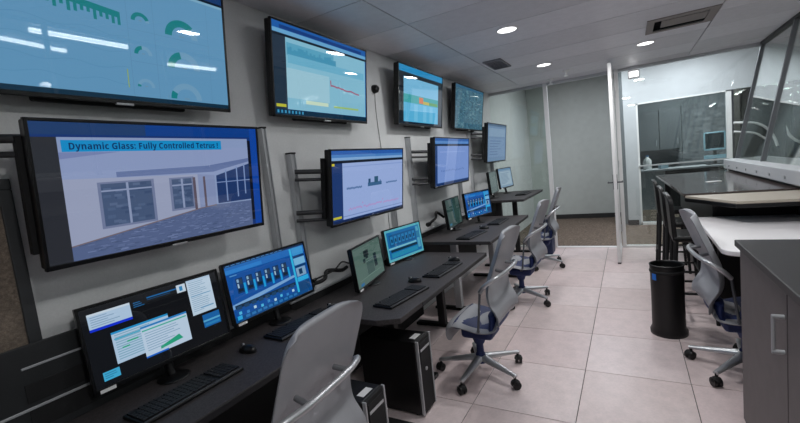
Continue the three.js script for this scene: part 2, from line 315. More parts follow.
pic.chart = canvasTex(640, 360, (x, w, h) => {
  R(x, '#1d63b4', 0, 0, w, h); R(x, '#0f3f86', 40, 10, 560, 14); R(x, '#6fb2e2', 0, 26, w, 16); R(x, '#10202e', 0, 42, w, 10);
  R(x, '#26384a', 0, 52, 70, h); R(x, '#8ecbe4', 70, 52, w - 76, 285); R(x, '#5fb0d0', 75, 70, 300, 50);
  for (let i = 0; i < 26; i++) R(x, '#4aa0c4', 80 + i * 12, 80 + 22 * rnd(), 12, 40); R(x, '#74bedd', 80, 116, 540, 34);
  R(x, '#a9d8ea', 70, 170, 270, 120); x.strokeStyle = '#b06a86'; x.lineWidth = 7; x.beginPath(); x.moveTo(350, 185); for (let i = 0; i < 16; i++) x.lineTo(352 + i * 15, 205 + i * 1.3 + 5 * rnd()); x.stroke();
  R(x, '#d7efd6', 180, 292, 150, 16); R(x, '#a8cf7c', 370, 300, 200, 9); R(x, '#c8c83c', 8, 318, 54, 12); R(x, '#0f3048', 0, 338, w, 22); for (let i = 0; i < 8; i++) R(x, '#3f9ac8', 12 + i * 20, 342, 10, 12);
});
pic.band = canvasTex(640, 360, (x, w, h) => {
  R(x, '#49b4e6', 0, 0, w, h); R(x, '#2c94cc', 0, 0, w, 40); R(x, '#15242c', 0, 40, w, 26); R(x, '#17222c', 0, 66, 60, h); R(x, '#1a2a34', 570, 66, 70, h);
  R(x, '#7cc4ea', 60, 66, 510, 110); R(x, '#2aa7ab', 60, 172, 510, 52); R(x, '#d8733a', 270, 178, 60, 40); R(x, '#c2b53a', 330, 200, 90, 20); R(x, '#5aa25a', 420, 200, 140, 20);
  R(x, '#5abce8', 60, 226, 510, 118); for (const a of [200, 330, 430]) R(x, '#74c8ee', a, 230, 50, 110); R(x, '#102030', 0, 346, w, 14);
});
pic.map = canvasTex(640, 360, (x, w, h) => {
  R(x, '#4d7f98', 0, 0, w, h); for (let i = 0; i < 500; i++) R(x, ['#3b6c86', '#5f93a8', '#456f80', '#74a4b2'][i % 4], w * rnd(), h * rnd(), 10 + 34 * rnd(), 4 + 12 * rnd());
  x.strokeStyle = '#2e5668'; x.lineWidth = 5; for (let i = 0; i < 7; i++) { x.beginPath(); x.moveTo(90 * i, 0); x.bezierCurveTo(90 * i + 80, 120, 90 * i - 60, 230, 90 * i + 60, h); x.stroke(); } R(x, '#2b6f94', 0, 0, w, 22);
});
pic.report = canvasTex(640, 360, (x, w, h) => {
  R(x, '#2c62b4', 0, 0, w, h); R(x, '#4a86cc', 0, 20, w, 14); R(x, '#86b2e4', 0, 34, w, 14); R(x, '#16202f', 0, 48, w, 14); R(x, '#233f78', 0, 62, 78, h); R(x, '#d4c838', 2, 62, 20, 12);
  R(x, '#a2b9ec', 78, 62, w - 78, 285); R(x, '#8ea9e0', 78, 78, w - 78, 5); x.fillStyle = '#3c5f94';
  for (let i = 0; i < 14; i++) R(x, '#4f74a6', 108 + i * 9, 186 + 3 * rnd(), 7, 10); R(x, '#3f6a96', 285, 176, 130, 20); R(x, '#2f567e', 290, 155, 20, 22); R(x, '#35607f', 345, 146, 36, 34); R(x, '#5d83b4', 395, 168, 12, 10);
  for (let i = 0; i < 12; i++) R(x, '#5378a8', 460 + i * 10, 183 + 3 * rnd(), 8, 9);
  for (let i = 0; i < 46; i++) R(x, '#c58fd0', 120 + i * 10.4, 300 - 8 * rnd() - (i % 18 === 11 ? 22 : 0), 6, 9); R(x, '#c9c43c', 4, 326, 62, 12); R(x, '#8098cf', 78, 330, w - 78, 5); R(x, '#1b2f5a', 0, 348, w, 12);
});
pic.plain = canvasTex(320, 180, (x, w, h) => {
  R(x, '#2e64b0', 0, 0, w, h); R(x, '#5c90d0', 0, 10, w, 10); R(x, '#142034', 0, 22, w, 7); R(x, '#27457c', 0, 29, 20, h); R(x, '#7f9ede', 20, 29, w - 20, h - 40); R(x, '#90ace6', 40, 50, 240, 4); for (let i = 0; i < 16; i++) R(x, '#6384c6', 50 + i * 14, 120 + 5 * rnd(), 8, 6); R(x, '#1f3a6c', 0, h - 10, w, 10);
});
pic.slate = canvasTex(320, 180, (x, w, h) => {
  R(x, '#6f8fb4', 0, 0, w, h); R(x, '#86a5c4', 20, 20, w - 40, 40); R(x, '#7797be', 20, 70, w - 40, 90); textLines(x, '#5c7ca4', 34, 80, 220, 6, 13, 4); R(x, '#486688', 0, 0, w, 10);
});
pic.windows = canvasTex(800, 450, (x, w, h) => {
  R(x, '#14161a', 0, 0, w, h);
  const pane = (a, b, c, d, head, body = '#b9d4ee') => { R(x, body, a, b, c, d); R(x, head, a, b, c, 12); };
  pane(30, 34, 215, 100, '#d6e6f4'); R(x, '#1636e0', 30, 120, 215, 15); textLines(x, '#86a4c4', 42, 54, 160, 5, 13, 4);
  pane(120, 172, 315, 185, '#2a9ad8'); textLines(x, '#7fb0c8', 134, 192, 265, 11, 14, 5); R(x, '#3bb0d8', 130, 212, 295, 7); R(x, '#39b290', 190, 246, 60, 9); R(x, '#39b290', 160, 272, 40, 8);
  pane(268, 200, 280, 190, '#2f86d0', '#c6dcf2'); R(x, '#46b7a4', 274, 224, 268, 8); textLines(x, '#84a8c8', 284, 246, 230, 8, 15, 4); x.fillStyle = '#2ba884'; x.beginPath(); x.moveTo(356, 372); x.lineTo(356, 357); x.lineTo(476, 324); x.lineTo(496, 357); x.fill(); R(x, '#1f6ad8', 268, 384, 130, 10);
  textLines(x, '#1d6fae', 262, 44, 70, 3, 12, 5); R(x, '#1a6cae', 340, 34, 190, 8); R(x, '#154870', 340, 48, 140, 5);
  R(x, '#d3e4f2', 522, 18, 58, 52); R(x, '#2d8ac4', 540, 30, 20, 30);
  pane(588, 10, 168, 240, '#bcd6ee', '#c9dff2'); textLines(x, '#8fb0cc', 600, 28, 130, 16, 13, 4); R(x, '#6fa4cc', 600, 120, 140, 5); R(x, '#6fa4cc', 650, 210, 92, 8);
  R(x, '#1d69b0', 645, 268, 122, 88); R(x, '#5cb0dc', 645, 306, 122, 12); R(x, '#2d86c4', 655, 330, 104, 16);
  R(x, '#46b4e0', 42, 372, 82, 50); textLines(x, '#2b7ea8', 50, 382, 64, 3, 12, 4);
});
pic.scada = canvasTex(800, 450, (x, w, h) => {
  R(x, '#1656a8', 0, 0, w, h); R(x, '#0e2a52', 0, 0, w, 16); for (let i = 0; i < 12; i++) R(x, '#4f8fc8', 14 + i * 46, 5, 34, 6); R(x, '#1d6fc4', 0, 16, w, 60); R(x, '#2a86d8', 0, 40, 330, 30);
  R(x, '#5a98d4', 30, 86, 60, 9);
  for (let i = 0; i < 6; i++) { const a = 70 + i * 88; R(x, '#0f3868', a, 120, 60, 120); R(x, '#8fb4d4', a + 8, 128, 18, 26); R(x, '#31465e', a + 30, 132, 22, 40); R(x, '#a8c6e0', a + 8, 164, 14, 34); R(x, '#1fa6ea', a + 60, 170, 20, 90); R(x, '#123', a + 10, 206, 40, 22); }
  x.fillStyle = '#7fb0e4'; x.beginPath(); x.moveTo(0, 310); x.lineTo(620, 256); x.lineTo(640, 276); x.lineTo(0, 346); x.fill(); R(x, '#183048', 20, 320, 600, 26);
  for (let i = 0; i < 9; i++) { R(x, '#234a70', 30 + i * 66, 330, 44, 28); R(x, ['#58c4f0', '#3f8fd4', '#bfe2f4'][i % 3], 40 + i * 66, 374 + 12 * (i % 2), 24, 22); }
  R(x, '#0d4f8e', 0, 410, w, 40); R(x, '#2fb0f0', 20, 404, 40, 30); for (let i = 0; i < 10; i++) R(x, '#2f7cc0', 90 + i * 54, 416, 38, 20);
  R(x, '#2fc0f0', 628, 20, 22, 400); R(x, '#3f9ee0', 655, 20, 130, 70); R(x, '#14406e', 655, 96, 130, 16); R(x, '#7ec0ea', 655, 116, 130, 64); R(x, '#14406e', 655, 186, 130, 16); R(x, '#86aed0', 660, 206, 110, 80); R(x, '#1a4066', 690, 220, 40, 50); R(x, '#2fb4ee', 655, 292, 130, 40); R(x, '#164a80', 655, 340, 130, 80);
});
pic.greenish = canvasTex(640, 360, (x, w, h) => {
  R(x, '#5d7a72', 0, 0, w, h); R(x, '#536e68', 0, 0, w, 20); R(x, '#1d2c30', 220, 60, 110, 60); R(x, '#243438', 250, 110, 60, 30); R(x, '#2c3e40', 190, 130, 50, 40); R(x, '#20343a', 430, 130, 70, 130); R(x, '#46625e', 230, 160, 200, 150); x.strokeStyle = '#86a49a'; x.lineWidth = 5; x.strokeRect(240, 170, 180, 130); R(x, '#6f8e84', 60, 300, 500, 8); R(x, '#2a78b4', 60, 330, 70, 24);
});
pic.teal = canvasTex(640, 360, (x, w, h) => {
  R(x, '#5fb8c8', 0, 0, w, h); R(x, '#1b6fae', 26, 26, w - 52, h - 52); R(x, '#1a5a92', 60, 60, 480, 130); for (let i = 0; i < 7; i++) { R(x, '#2b86c0', 80 + i * 66, 80, 44, 90); R(x, '#123c60', 90 + i * 66, 110, 26, 40); }
  R(x, '#7cc4d8', 30, 205, 500, 20); R(x, '#123448', 60, 230, 480, 28); R(x, '#2890b8', 60, 270, 480, 50); R(x, '#57a8c4', 552, 40, 50, 60); R(x, '#2f80a8', 552, 110, 50, 60); R(x, '#57a8c4', 552, 180, 50, 120);
});
pic.darkGreen = canvasTex(64, 36, (x, w, h) => { R(x, '#2c4644', 0, 0, w, h); R(x, '#314c49', 6, 8, 50, 20); R(x, '#38708c', 4, 31, 10, 3); });
pic.grey = canvasTex(64, 36, (x, w, h) => { R(x, '#5d7072', 0, 0, w, h); R(x, '#6a7c7e', 8, 8, 48, 18); });
pic.pale = canvasTex(320, 180, (x, w, h) => { R(x, '#8aa6bc', 0, 0, w, h); R(x, '#6f92b0', 0, 0, w, 18); R(x, '#a2b9c8', 24, 30, 270, 130); textLines(x, '#7894ac', 40, 44, 230, 9, 12, 5); });
const screenMat = (t, k = SCREEN) => new THREE.MeshPhysicalMaterial({ color: 0x060608, roughness: .022, emissive: 0xffffff, emissiveMap: t, emissiveIntensity: k, specularIntensity: 1 });

// ---------------------------------------------------------------- displays; local: screen faces +z, x runs along its width, origin at centre
function display(name, label, category, c, w, h, yaw, tilt, tex, o = {}) {
  const t = thing(name, label, category, c, Math.PI / 2 + yaw, o.group); t.rotation.x = tilt;
  const b = o.bezel ?? .011, d = o.depth ?? .05, k = o.bottom ?? b * 1.5;
  part('casing', [rbox(-w / 2 + .004, w / 2 - .004, -h / 2 + .004, h / 2 - .004, -d, -.006, .008)], M.black, t);
  part('bezel', [rbox(-w / 2, w / 2, h / 2 - b, h / 2, -.016, .003, .003), rbox(-w / 2, w / 2, -h / 2, -h / 2 + k, -.016, .003, .003), rbox(-w / 2, -w / 2 + b, -h / 2, h / 2, -.016, .003, .003), rbox(w / 2 - b, w / 2, -h / 2, h / 2, -.016, .003, .003)], o.bezelMat ?? M.bezel, t);
  const g = new THREE.PlaneGeometry(w - 2 * b, h - b - k); g.translate(0, (k - b) / 2, -.001); part('screen', g, screenMat(tex, o.glow), t);
  return t;
}
function television(label, c, w, h, yaw, tilt, tex, o = {}) {
  const t = display('television', label, 'television', c, w, h, yaw, tilt, tex, { bezel: .012, depth: .055, ...o });
  part('badge', [rbox(-.035, .035, -h / 2 - .006, -h / 2 + .004, -.008, .004, .002)], M.alu, t);
  part('speaker_bar', [rbox(-w * .28, w * .28, -h / 2 - .012, -h / 2 + .06, -.075, -.035, .01)], M.blackMatte, t);
  const gap = c[0] - WX, wallAt = -gap / Math.cos(tilt) + .012;   // mounting arm back to the wall
  if (o.upper) part('wall_mount', [box(-.2, .2, -.12, .12, -.075, -.05), box(-.16, -.12, -.14, .14, wallAt + .03, -.06), box(.12, .16, -.14, .14, wallAt + .03, -.06)], M.blackMatte, t);
  else {
    part('wall_mount', [box(-.22, .22, -.15, .15, -.08, -.05)], M.blackMatte, t);
    part('side_plate', [box(-w / 2 - .012, -w / 2 + .06, -h / 2 + .06, h / 2 - .06, -.075, -.045)], M.blackMatte, t);
    for (const f of o.arms ?? [.22, -.3]) part('arm', [bar([-w / 2 + .02, h * f, -.06], [-w / 2 - .13, h * f, wallAt + .07], .016)], M.armGrey, t), part('arm', [bar([-w / 2 + .02, h * (f - .1), -.06], [-w / 2 - .13, h * (f - .1), wallAt + .07], .011)], M.armGrey, t);
  }
  return t;
}
television('large upper wall television showing teal gauges, at the left edge', [-1.82, 2.21, -1.0], 1.07, .58, 0, .115, pic.gauges, { upper: true, glow: .58 });
television('upper wall television with a pale blue chart and pink trend line', [-1.82, 2.205, -2.36], 1.02, .575, 0, .125, pic.chart, { upper: true, glow: .66 });
television('upper wall television showing a teal band with an orange patch', [-1.82, 2.217, -3.92], 1.04, .568, 0, .122, pic.band, { upper: true });
television('farthest upper wall television with a mottled grey blue map', [-1.82, 2.22, -5.39], 1.12, .56, 0, .13, pic.map, { upper: true, glow: .5 });
television('large lower wall television picturing an empty room under a titled banner', [-1.74, 1.561, -1.083], .965, .53, -.02, .102, pic.room, { glow: .55, arms: [.37] });
television('lower wall television with pale report page and faint pink graph', [-1.7, 1.439, -2.601], .968, .522, -.015, .125, pic.report);
television('lower wall television with a plain lavender blue page, third along', [-1.7, 1.545, -4.308], 1.03, .523, 0, .1, pic.plain);
television('small looking slate blue lower television nearest the glass partition', [-1.7, 1.755, -6.15], 1.0, .565, 0, .106, pic.slate, { glow: .6 });
function rail(label, z, y0, y1, r = .018) {
  const t = thing('mounting_rail', label, 'rail', [WX, y0, z], 0, 'steel rails holding the lower televisions');
  part('channel', [rbox(0, .035, 0, y1 - y0, -r, r, .004)], M.steel, t);
  part('lip', [rbox(.035, .045, 0, y1 - y0, -r, -r + .007, .002), rbox(.035, .045, 0, y1 - y0, r - .007, r, .002)], M.alu, t);
  part('end_cap', [rbox(-.0, .047, y1 - y0 - .003, y1 - y0 + .008, -r - .002, r + .002, .003)], M.blackMatte, t);
  return t;
}
rail('slim steel rail just right of the empty room television', -1.82, .762, 1.86);
rail('steel rail left of the pale report television', -2.04, .762, 1.7, .024);
rail('steel rail partly hidden below the pale report television', -3.3, .762, 1.66);
rail('steel rail left of the lavender blue television', -3.73, .85, 1.83, .022);
rail('steel rail below the lavender blue television', -5.1, .85, 1.75);
rail('steel rail left of the slate blue television', -5.6, 1.0, 1.95);
rail('steel rail below the slate blue television, nearest the partition', -6.62, 1.0, 1.9);


const monGroup = 'desk monitors along the wall';
function monitor(label, c, w, h, yaw, tilt, tex, deskY, o = {}) {
  const t = display('desk_monitor', label, 'monitor', c, w, h, yaw, tilt, tex, { bezel: .012, depth: .035, bottom: .018, ...o });
  const cy = c[1] - deskY;   // stand, built upright below the tilted panel
  const base = (-cy - .02 * Math.sin(tilt)) / Math.cos(tilt);
  part('neck', [bar([0, -h * .1, -.055], [0, base + .014, -.032], .018, .016)], M.black, t);
  const g = lathe([[.0, 0], [.066, 0], [.068, .004], [.062, .01], [.03, .014], [0, .014]], 24); g.rotateX(-tilt); g.translate(0, base, -.02); part('foot', g, M.black, t);
  part('sticker', [box(-w / 2 + .02, -w / 2 + .075, -h / 2 - .001, -h / 2 + .012, .002, .0045)], M.white, t);
  return t;
}
const D1 = .70, D2 = .68, D3 = .77, D4 = .965;
monitor('black desk monitor with several white windows on a dark desktop', [-1.838, .95, -.993], .606, .347, -.05, -.12, pic.windows, D1);
monitor('black desk monitor with bright blue process diagram, beside the windows one', [-1.852, .957, -1.658], .62, .341, -.01, -.12, pic.scada, D1);
monitor('dim green grey desk monitor with dark blocks, on the second desk', [-1.737, .854, -2.502], .553, .314, .2, -.083, pic.greenish, D2, { glow: .55 });
monitor('desk monitor with teal bordered diagram, right one on the second desk', [-1.845, .846, -3.27], .555, .314, -.16, -.1, pic.teal, D2);
monitor('dark green blank desk monitor on the third desk', [-1.734, .98, -4.269], .518, .329, .08, -.1, pic.darkGreen, D3);
monitor('blue diagram desk monitor on the third desk', [-1.611, 1.002, -4.773], .551, .315, -.26, -.09, pic.scada, D3);
monitor('dim grey narrow looking desk monitor on the fourth desk', [-1.687, 1.193, -5.745], .538, .321, .1, -.078, pic.grey, D4, { glow: .5 });
monitor('pale blue grey desk monitor on the fourth desk by the partition', [-1.691, 1.211, -6.44], .541, .32, -.12, -.1, pic.pale, D4);

// ---------------------------------------------------------------- desks
function desk(label, poly, y, legs, o = {}) {
  const t = thing('desk', label, 'desk', [0, 0, 0], 0, 'dark workstation desks');
  part('desktop', slab(poly, y - .032, y, .003), M.desk, t);
  const z0 = Math.min(...poly.map(p => p[1])), z1 = Math.max(...poly.map(p => p[1])), x1 = Math.max(...poly.map(p => p[0]));
  if (o.trough) { const k = thing('cable_trough', o.trough, 'cable trough', [WX, y, 0], 0, 'cable troughs along the wall'); part('channel', [box(.002, .03, .0, .05, z0, z1)], M.blackMatte, k); part('trim', [rbox(.002, .034, .05, .06, z0, z1, .002)], M.steel, k); }
  for (const [x, z] of legs) { part('leg', [rbox(x - .035, x + .035, .02, y - .03, z - .03, z + .03, .006)], o.legMat ?? M.deskEdge, t); part('foot', [rbox(WX + .1, x1 - .1, .0, .03, z - .035, z + .035, .008)], M.black, t); }
  part('apron', [box(WX + .1, WX + .12, y - .62, y - .035, z0 + .05, z1 - .05)], M.blackMatte, t);
  part('edge_strip', [rbox(x1 - .004, x1 + .003, y - .032, y - .004, z0 + .01, z1 - .35, .002)], M.deskEdge, t);
  return t;
}
const W0 = WX + .002;
desk('dark grey desk carrying the two near monitors', [[W0, .4], [-1.40, .4], [-1.40, -1.845], [W0, -1.845]], D1, [[-1.7, -.1], [-1.7, -1.7]], { trough: 'black cable trough with steel edge behind the two near monitors' });
desk('dark grey desk of the dim green and teal monitors, jutting out further', [[W0, -1.855], [-1.29, -1.855], [-1.168, -1.92], [-1.168, -3.56], [W0, -3.56]], D2, [[-1.6, -2.5], [-1.6, -3.4]], { trough: 'black cable trough behind the dim green and teal monitors' });
desk('raised dark desk of the dark green and blue diagram monitors', [[W0, -3.62], [-1.14, -3.62], [-1.14, -5.28], [W0, -5.28]], D3, [[-1.6, -3.85], [-1.6, -5.1]], { trough: 'black cable trough behind the raised third desk', legMat: M.steel });
desk('highest dark desk, farthest along by the glass partition', [[W0, -5.36], [-1.2, -5.36], [-1.2, -6.72], [W0, -6.72]], D4, [[-1.6, -5.6], [-1.6, -6.5]], { legMat: M.deskEdge });

// ---------------------------------------------------------------- keyboards and mice
function keyboard(label, x, y, z, turn = 0) {
  const t = thing('keyboard', label, 'keyboard', [x, y, z], Math.PI / 2 + turn, 'black keyboards on the desks');
  const w = .44, d = .15;
  part('base', [rbox(-w / 2, w / 2, 0, .014, -d / 2, d / 2, .005)], M.black, t);
  part('front_lip', [rbox(-w / 2 + .004, w / 2 - .004, .012, .0165, d / 2 - .012, d / 2 - .002, .002)], std(0x3a3a3d, .4), t);
  const gs = []; for (let r = 0; r < 6; r++) for (let c = 0; c < 21; c++) { if (c === 15 || (r === 0 && (c === 1 || c === 6))) continue; if (r === 5 && c > 4 && c < 10) continue; const cx = -w / 2 + .02 + c * .02; gs.push(box(cx - .0085, cx + .0085, .013, .0205, -d / 2 + .014 + r * .02, -d / 2 + .031 + r * .02)); }
  gs.push(box(-w / 2 + .112, -w / 2 + .208, .013, .0205, -d / 2 + .114, -d / 2 + .131));
  const k = part('keycaps', gs, M.keys, t); k.userData.kind = 'stuff';
  return t;
}
keyboard('black keyboard below the monitor with white windows', -1.625, D1, -.93, -.0);
keyboard('black keyboard below the bright blue process diagram monitor', -1.665, D1, -1.66, -.05);
keyboard('black keyboard at the front of the second desk, before the dim green monitor', -1.34, D2, -2.26, -.12);
keyboard('black keyboard below the teal bordered monitor', -1.33, D2, -2.93, -.05);
keyboard('black keyboard before the dark green blank monitor', -1.42, D3, -3.92, -.1);
keyboard('black keyboard before the blue diagram monitor on the third desk', -1.38, D3, -4.75, 0);
keyboard('black keyboard on the highest far desk', -1.36, D4, -6.1, 0);
function mouse(label, x, y, z, turn = 0) {
  const t = thing('computer_mouse', label, 'mouse', [x, y, z], Math.PI / 2 + turn, 'black computer mice');
  const g = new THREE.SphereGeometry(1, 20, 12, 0, Math.PI * 2, 0, Math.PI / 2), p = g.attributes.position;
  for (let i = 0; i < p.count; i++) { const a = p.getX(i), b = p.getY(i), c = p.getZ(i); p.setXYZ(i, a * .031 * (1 - .12 * c), Math.pow(b, .75) * .034 * (1 + .18 * c), c * .055); }
  g.computeVertexNormals(); part('shell', g, M.bezel, t);
  const w = new THREE.CylinderGeometry(.009, .009, .006, 14); w.rotateZ(Math.PI / 2); w.translate(0, .027, -.03); part('wheel', w, M.steel, t);
  part('button_seam', [box(-.0008, .0008, .02, .0325, -.05, -.012)], M.blackMatte, t);
  return t;
}
mouse('black mouse between the two near keyboards', -1.70, D1, -1.3);
mouse('black mouse right of the keyboard under the blue process diagram', -1.64, D1, -1.955 + .04);
mouse('black mouse between the two keyboards of the second desk', -1.42, D2, -2.6);
mouse('black mouse by the keyboard below the teal bordered monitor', -1.36, D2, -3.24);
mouse('black mouse between keyboards on the third desk', -1.42, D3, -4.32);
// cables behind the monitors
function cable(label, pts, r = .005, name = 'cable') { const t = thing(name, label, 'cable', [0, 0, 0]); part('sheath', tube(pts, r, 40, 6), M.blackMatte, t); part('plug', [bar(pts[0], [pts[0][0], pts[0][1], pts[0][2] - .03], r * 1.8)], M.black, t); return t; }
cable('black cable bundle on the desk back right of the blue process diagram monitor', [[-1.88, .82, -1.98], [-1.85, .83, -2.1], [-1.9, .86, -2.2], [-1.85, .84, -2.3], [-1.88, .835, -2.4]], .014, 'cable_bundle');
cable('thin black cable looping over the trough behind the second desk', [[-1.86, .85, -2.0], [-1.8, .88, -2.15], [-1.84, .9, -2.3], [-1.87, .86, -2.42]], .006);
cable('black cables hanging behind the dark green monitor', [[-1.9, .9, -3.9], [-1.85, .95, -4.0], [-1.9, 1.0, -4.15], [-1.88, .92, -4.3]], .014, 'cable_bundle');
{
  const t = thing('wall_sensor', 'round black sensor on the wall between two upper televisions', 'sensor', [WX, 2.26, -3.22], 0);
  const g = lathe([[0, .05], [.02, .048], [.034, .035], [.038, .015], [.038, 0]], 20); g.rotateZ(-Math.PI / 2); part('body', g, M.black, t);
  const l = lathe([[0, .058], [.014, .055], [.016, .045]], 16); l.rotateZ(-Math.PI / 2); part('lens', l, M.bezel, t);
  part('cord', tube([[.008, -.03, 0], [.006, -.2, .01], [.005, -.6, -.01], [.005, -1.35, 0]], .003, 20, 6), std(0x8a8a8a, .6), t);
}
{
  const t = thing('pinboard', 'brown cork pinboard with dark frame at the far left', 'pinboard', [WX, 0, 0]);
  part('cork', [box(.0, .01, 1.0, 1.6, -.57, .35)], M.cork, t);
  part('frame', [rbox(0, .02, 1.6, 1.64, -.61, .39, .004), rbox(0, .02, .96, 1.0, -.61, .39, .004), rbox(0, .02, 1.0, 1.6, -.61, -.57, .004), rbox(0, .02, 1.0, 1.6, .35, .39, .004)], std(0x3a3c3e, .4), t);
}
{
  const t = thing('desk_screen', 'dark low screen panel with steel edge behind the monitor with white windows', 'panel', [WX + .05, D1, 0]);
  part('board', [rbox(0, .012, 0, .34, -1.0, .39, .004)], std(0x26282a, .5), t);
  part('insert', [rbox(.012, .015, .13, .2, -.98, -.52, .003)], M.blackMatte, t);
  part('insert', [rbox(.012, .015, .03, .115, -.98, -.52, .003)], M.blackMatte, t);
  part('steel_strip', [rbox(.012, .017, .255, .264, -.99, -.52, .002)], M.steel, t);
  part('steel_strip', [rbox(.012, .018, .105, .115, -.99, .38, .002)], M.steel, t);
}

// ---------------------------------------------------------------- task chairs; local: sitter faces +z
function ribbon(prof, i0, i1, half, thick, cup) {
  const curve = new THREE.CatmullRomCurve3(prof.map(([u, y]) => V(0, y, u)), false, 'centripetal'), N = 72, Wn = 14;
  const pos = [], uv = [], idx = []; const a = Math.round(N * i0), b = Math.round(N * i1), rows = b - a + 1;
  const rowP = [];
  for (let i = a; i <= b; i++) {
    const p = curve.getPoint(i / N), tg = curve.getTangent(i / N), n = V(0, tg.z, -tg.y);   // normal to the sitter's back side
    const h = half(i / N), row = [];
    for (let s = 0; s < 2; s++) for (let j = 0; j <= Wn; j++) {
      const e = j / Wn * 2 - 1, x = e * h, lift = cup(i / N) * e * e * e * e - (s ? thick : 0) * (1 - .7 * Math.pow(Math.abs(e), 6));
      row.push(V(x, p.y - n.y * lift, p.z - n.z * lift));
    }
    rowP.push(row);
  }
  const C = Wn + 1;
  rowP.forEach((r, i) => r.forEach((v, j) => { pos.push(v.x, v.y, v.z); uv.push((j % C) / Wn * .45, i / rows * .8); }));
  const q = (a, b, c, d) => idx.push(a, b, c, a, c, d), at = (i, j) => i * 2 * C + j;
  for (let i = 0; i + 1 < rows; i++) {
    for (let j = 0; j < Wn; j++) { q(at(i, j), at(i, j + 1), at(i + 1, j + 1), at(i + 1, j)); q(at(i, C + j + 1), at(i, C + j), at(i + 1, C + j), at(i + 1, C + j + 1)); }
    q(at(i, C), at(i, 0), at(i + 1, 0), at(i + 1, C)); q(at(i, Wn), at(i, C + Wn), at(i + 1, C + Wn), at(i + 1, Wn));
  }
  for (let j = 0; j < Wn; j++) { q(at(0, j + 1), at(0, j), at(0, C + j), at(0, C + j + 1)); const e = rows - 1; q(at(e, j), at(e, j + 1), at(e, C + j + 1), at(e, C + j)); }
  const g = new THREE.BufferGeometry(); g.setAttribute('position', new THREE.Float32BufferAttribute(pos, 3)); g.setAttribute('uv', new THREE.Float32BufferAttribute(uv, 2)); g.setIndex(idx); g.computeVertexNormals(); return g;
}
const PROF = [[-.275, 1.05], [-.24, .95], [-.195, .83], [-.155, .71], [-.155, .6], [-.205, .5], [-.19, .43], [-.09, .405], [.02, .425], [.1, .432], [.15, .4], [.155, .3]];
function makeChair(label) {
  const t = thing('task_chair', label, 'chair', [0, 0, 0], 0, 'grey and blue swivel task chairs');
  const halfB = s => { const k = Math.min(1, s / .07); return .182 + .048 * Math.sqrt(Math.max(0, 1 - (1 - k) * (1 - k))) + .015 * s; };
  part('backrest', ribbon(PROF, 0, .5, halfB, .02, s => .03), M.chairGrey, t);
  part('seat', ribbon(PROF, .5, 1, s => { const k = Math.min(1, (1 - s) / .07); return .165 + .06 * Math.sqrt(Math.max(0, 1 - (1 - k) * (1 - k))); }, .022, s => .012), M.chairGrey, t);
  part('seat_pan', ribbon(PROF.map(([u, y], i) => i < 5 ? [u - .03, y - .005] : i < 10 ? [u * .93 - .005, y - .035] : [u - .035, y]), .42, .88, s => .212, .055, s => -.015), M.chairBlue, t);
  part('back_hoop', tube([[-.225, .68, -.12], [-.26, .735, -.17], [-.24, .775, -.225], [-.14, .79, -.262], [0, .795, -.272], [.14, .79, -.262], [.24, .775, -.225], [.26, .735, -.17], [.225, .68, -.12]], .0135, 56, 8), M.alu, t);
  for (const s of [-1, 1]) { part('hoop_bracket', [bar([s * .12, .788, -.265], [s * .11, .8, -.2], .011)], std(0x77797c, .4, .4), t); part('side_rod', [bar([s * .225, .68, -.12], [s * .235, .42, -.09], .008), bar([s * .235, .42, -.09], [s * .08, .345, -.03], .01, .016)], M.rodGrey, t); }
  part('tilt_housing', [rbox(-.1, .1, .29, .37, -.13, .1, .03, 3), cyl(0, .23, .33, 0, .035, .07)], M.chairBlue, t);
  part('gas_column', [cyl(0, .12, .27, 0, .028, .024), cyl(0, .09, .15, 0, .045, .034)], M.chairBlue, t);
  for (let k = 0; k < 5; k++) {
    const a = k * Math.PI * 2 / 5 + .2, dx = Math.sin(a), dz = Math.cos(a);
    const arm = new THREE.CylinderGeometry(.014, .03, .30, 8); arm.scale(1.2, 1, .8); arm.rotateX(Math.PI / 2 + .13); arm.translate(0, .105, .16); arm.rotateY(a); part('base_arm', arm, M.alu, t);
    const wheels = [-1, 1].map(s => { const w = new THREE.CylinderGeometry(.029, .029, .018, 16); w.rotateZ(Math.PI / 2); w.translate(s * .014, .029, 0); w.rotateY(a + 1.1); w.translate(dx * .305, 0, dz * .305); return w; });
    const c = part('caster', wheels, M.black, t);
    const hood = new THREE.SphereGeometry(.03, 12, 6, 0, Math.PI * 2, 0, Math.PI / 2); hood.translate(dx * .305, .034, dz * .305); part('caster_hood', [hood, cyl(dx * .3, .05, .085, dz * .3, .009)], M.blackMatte, c);
  }
  return t;
}
const chair = makeChair('grey task chair in the foreground, cut off by the lower edge');
chair.position.set(-1.21, 0, -1.02); chair.rotation.y = -Math.PI / 2 + .06;
dup(chair, [-.985, 0, -2.67], -Math.PI / 2 - .02, 'grey and blue task chair at the second desk, whole base in view');
dup(chair, [-1.04, 0, -4.25], -Math.PI / 2 - .04, 'grey and blue task chair at the third desk');
dup(chair, [-1.1, 0, -5.7], -Math.PI / 2 + .05, 'farthest grey task chair, at the highest desk by the partition');
dup(chair, [.6, 0, -3.17], Math.PI / 2 + .06, 'grey task chair tucked against the white table');

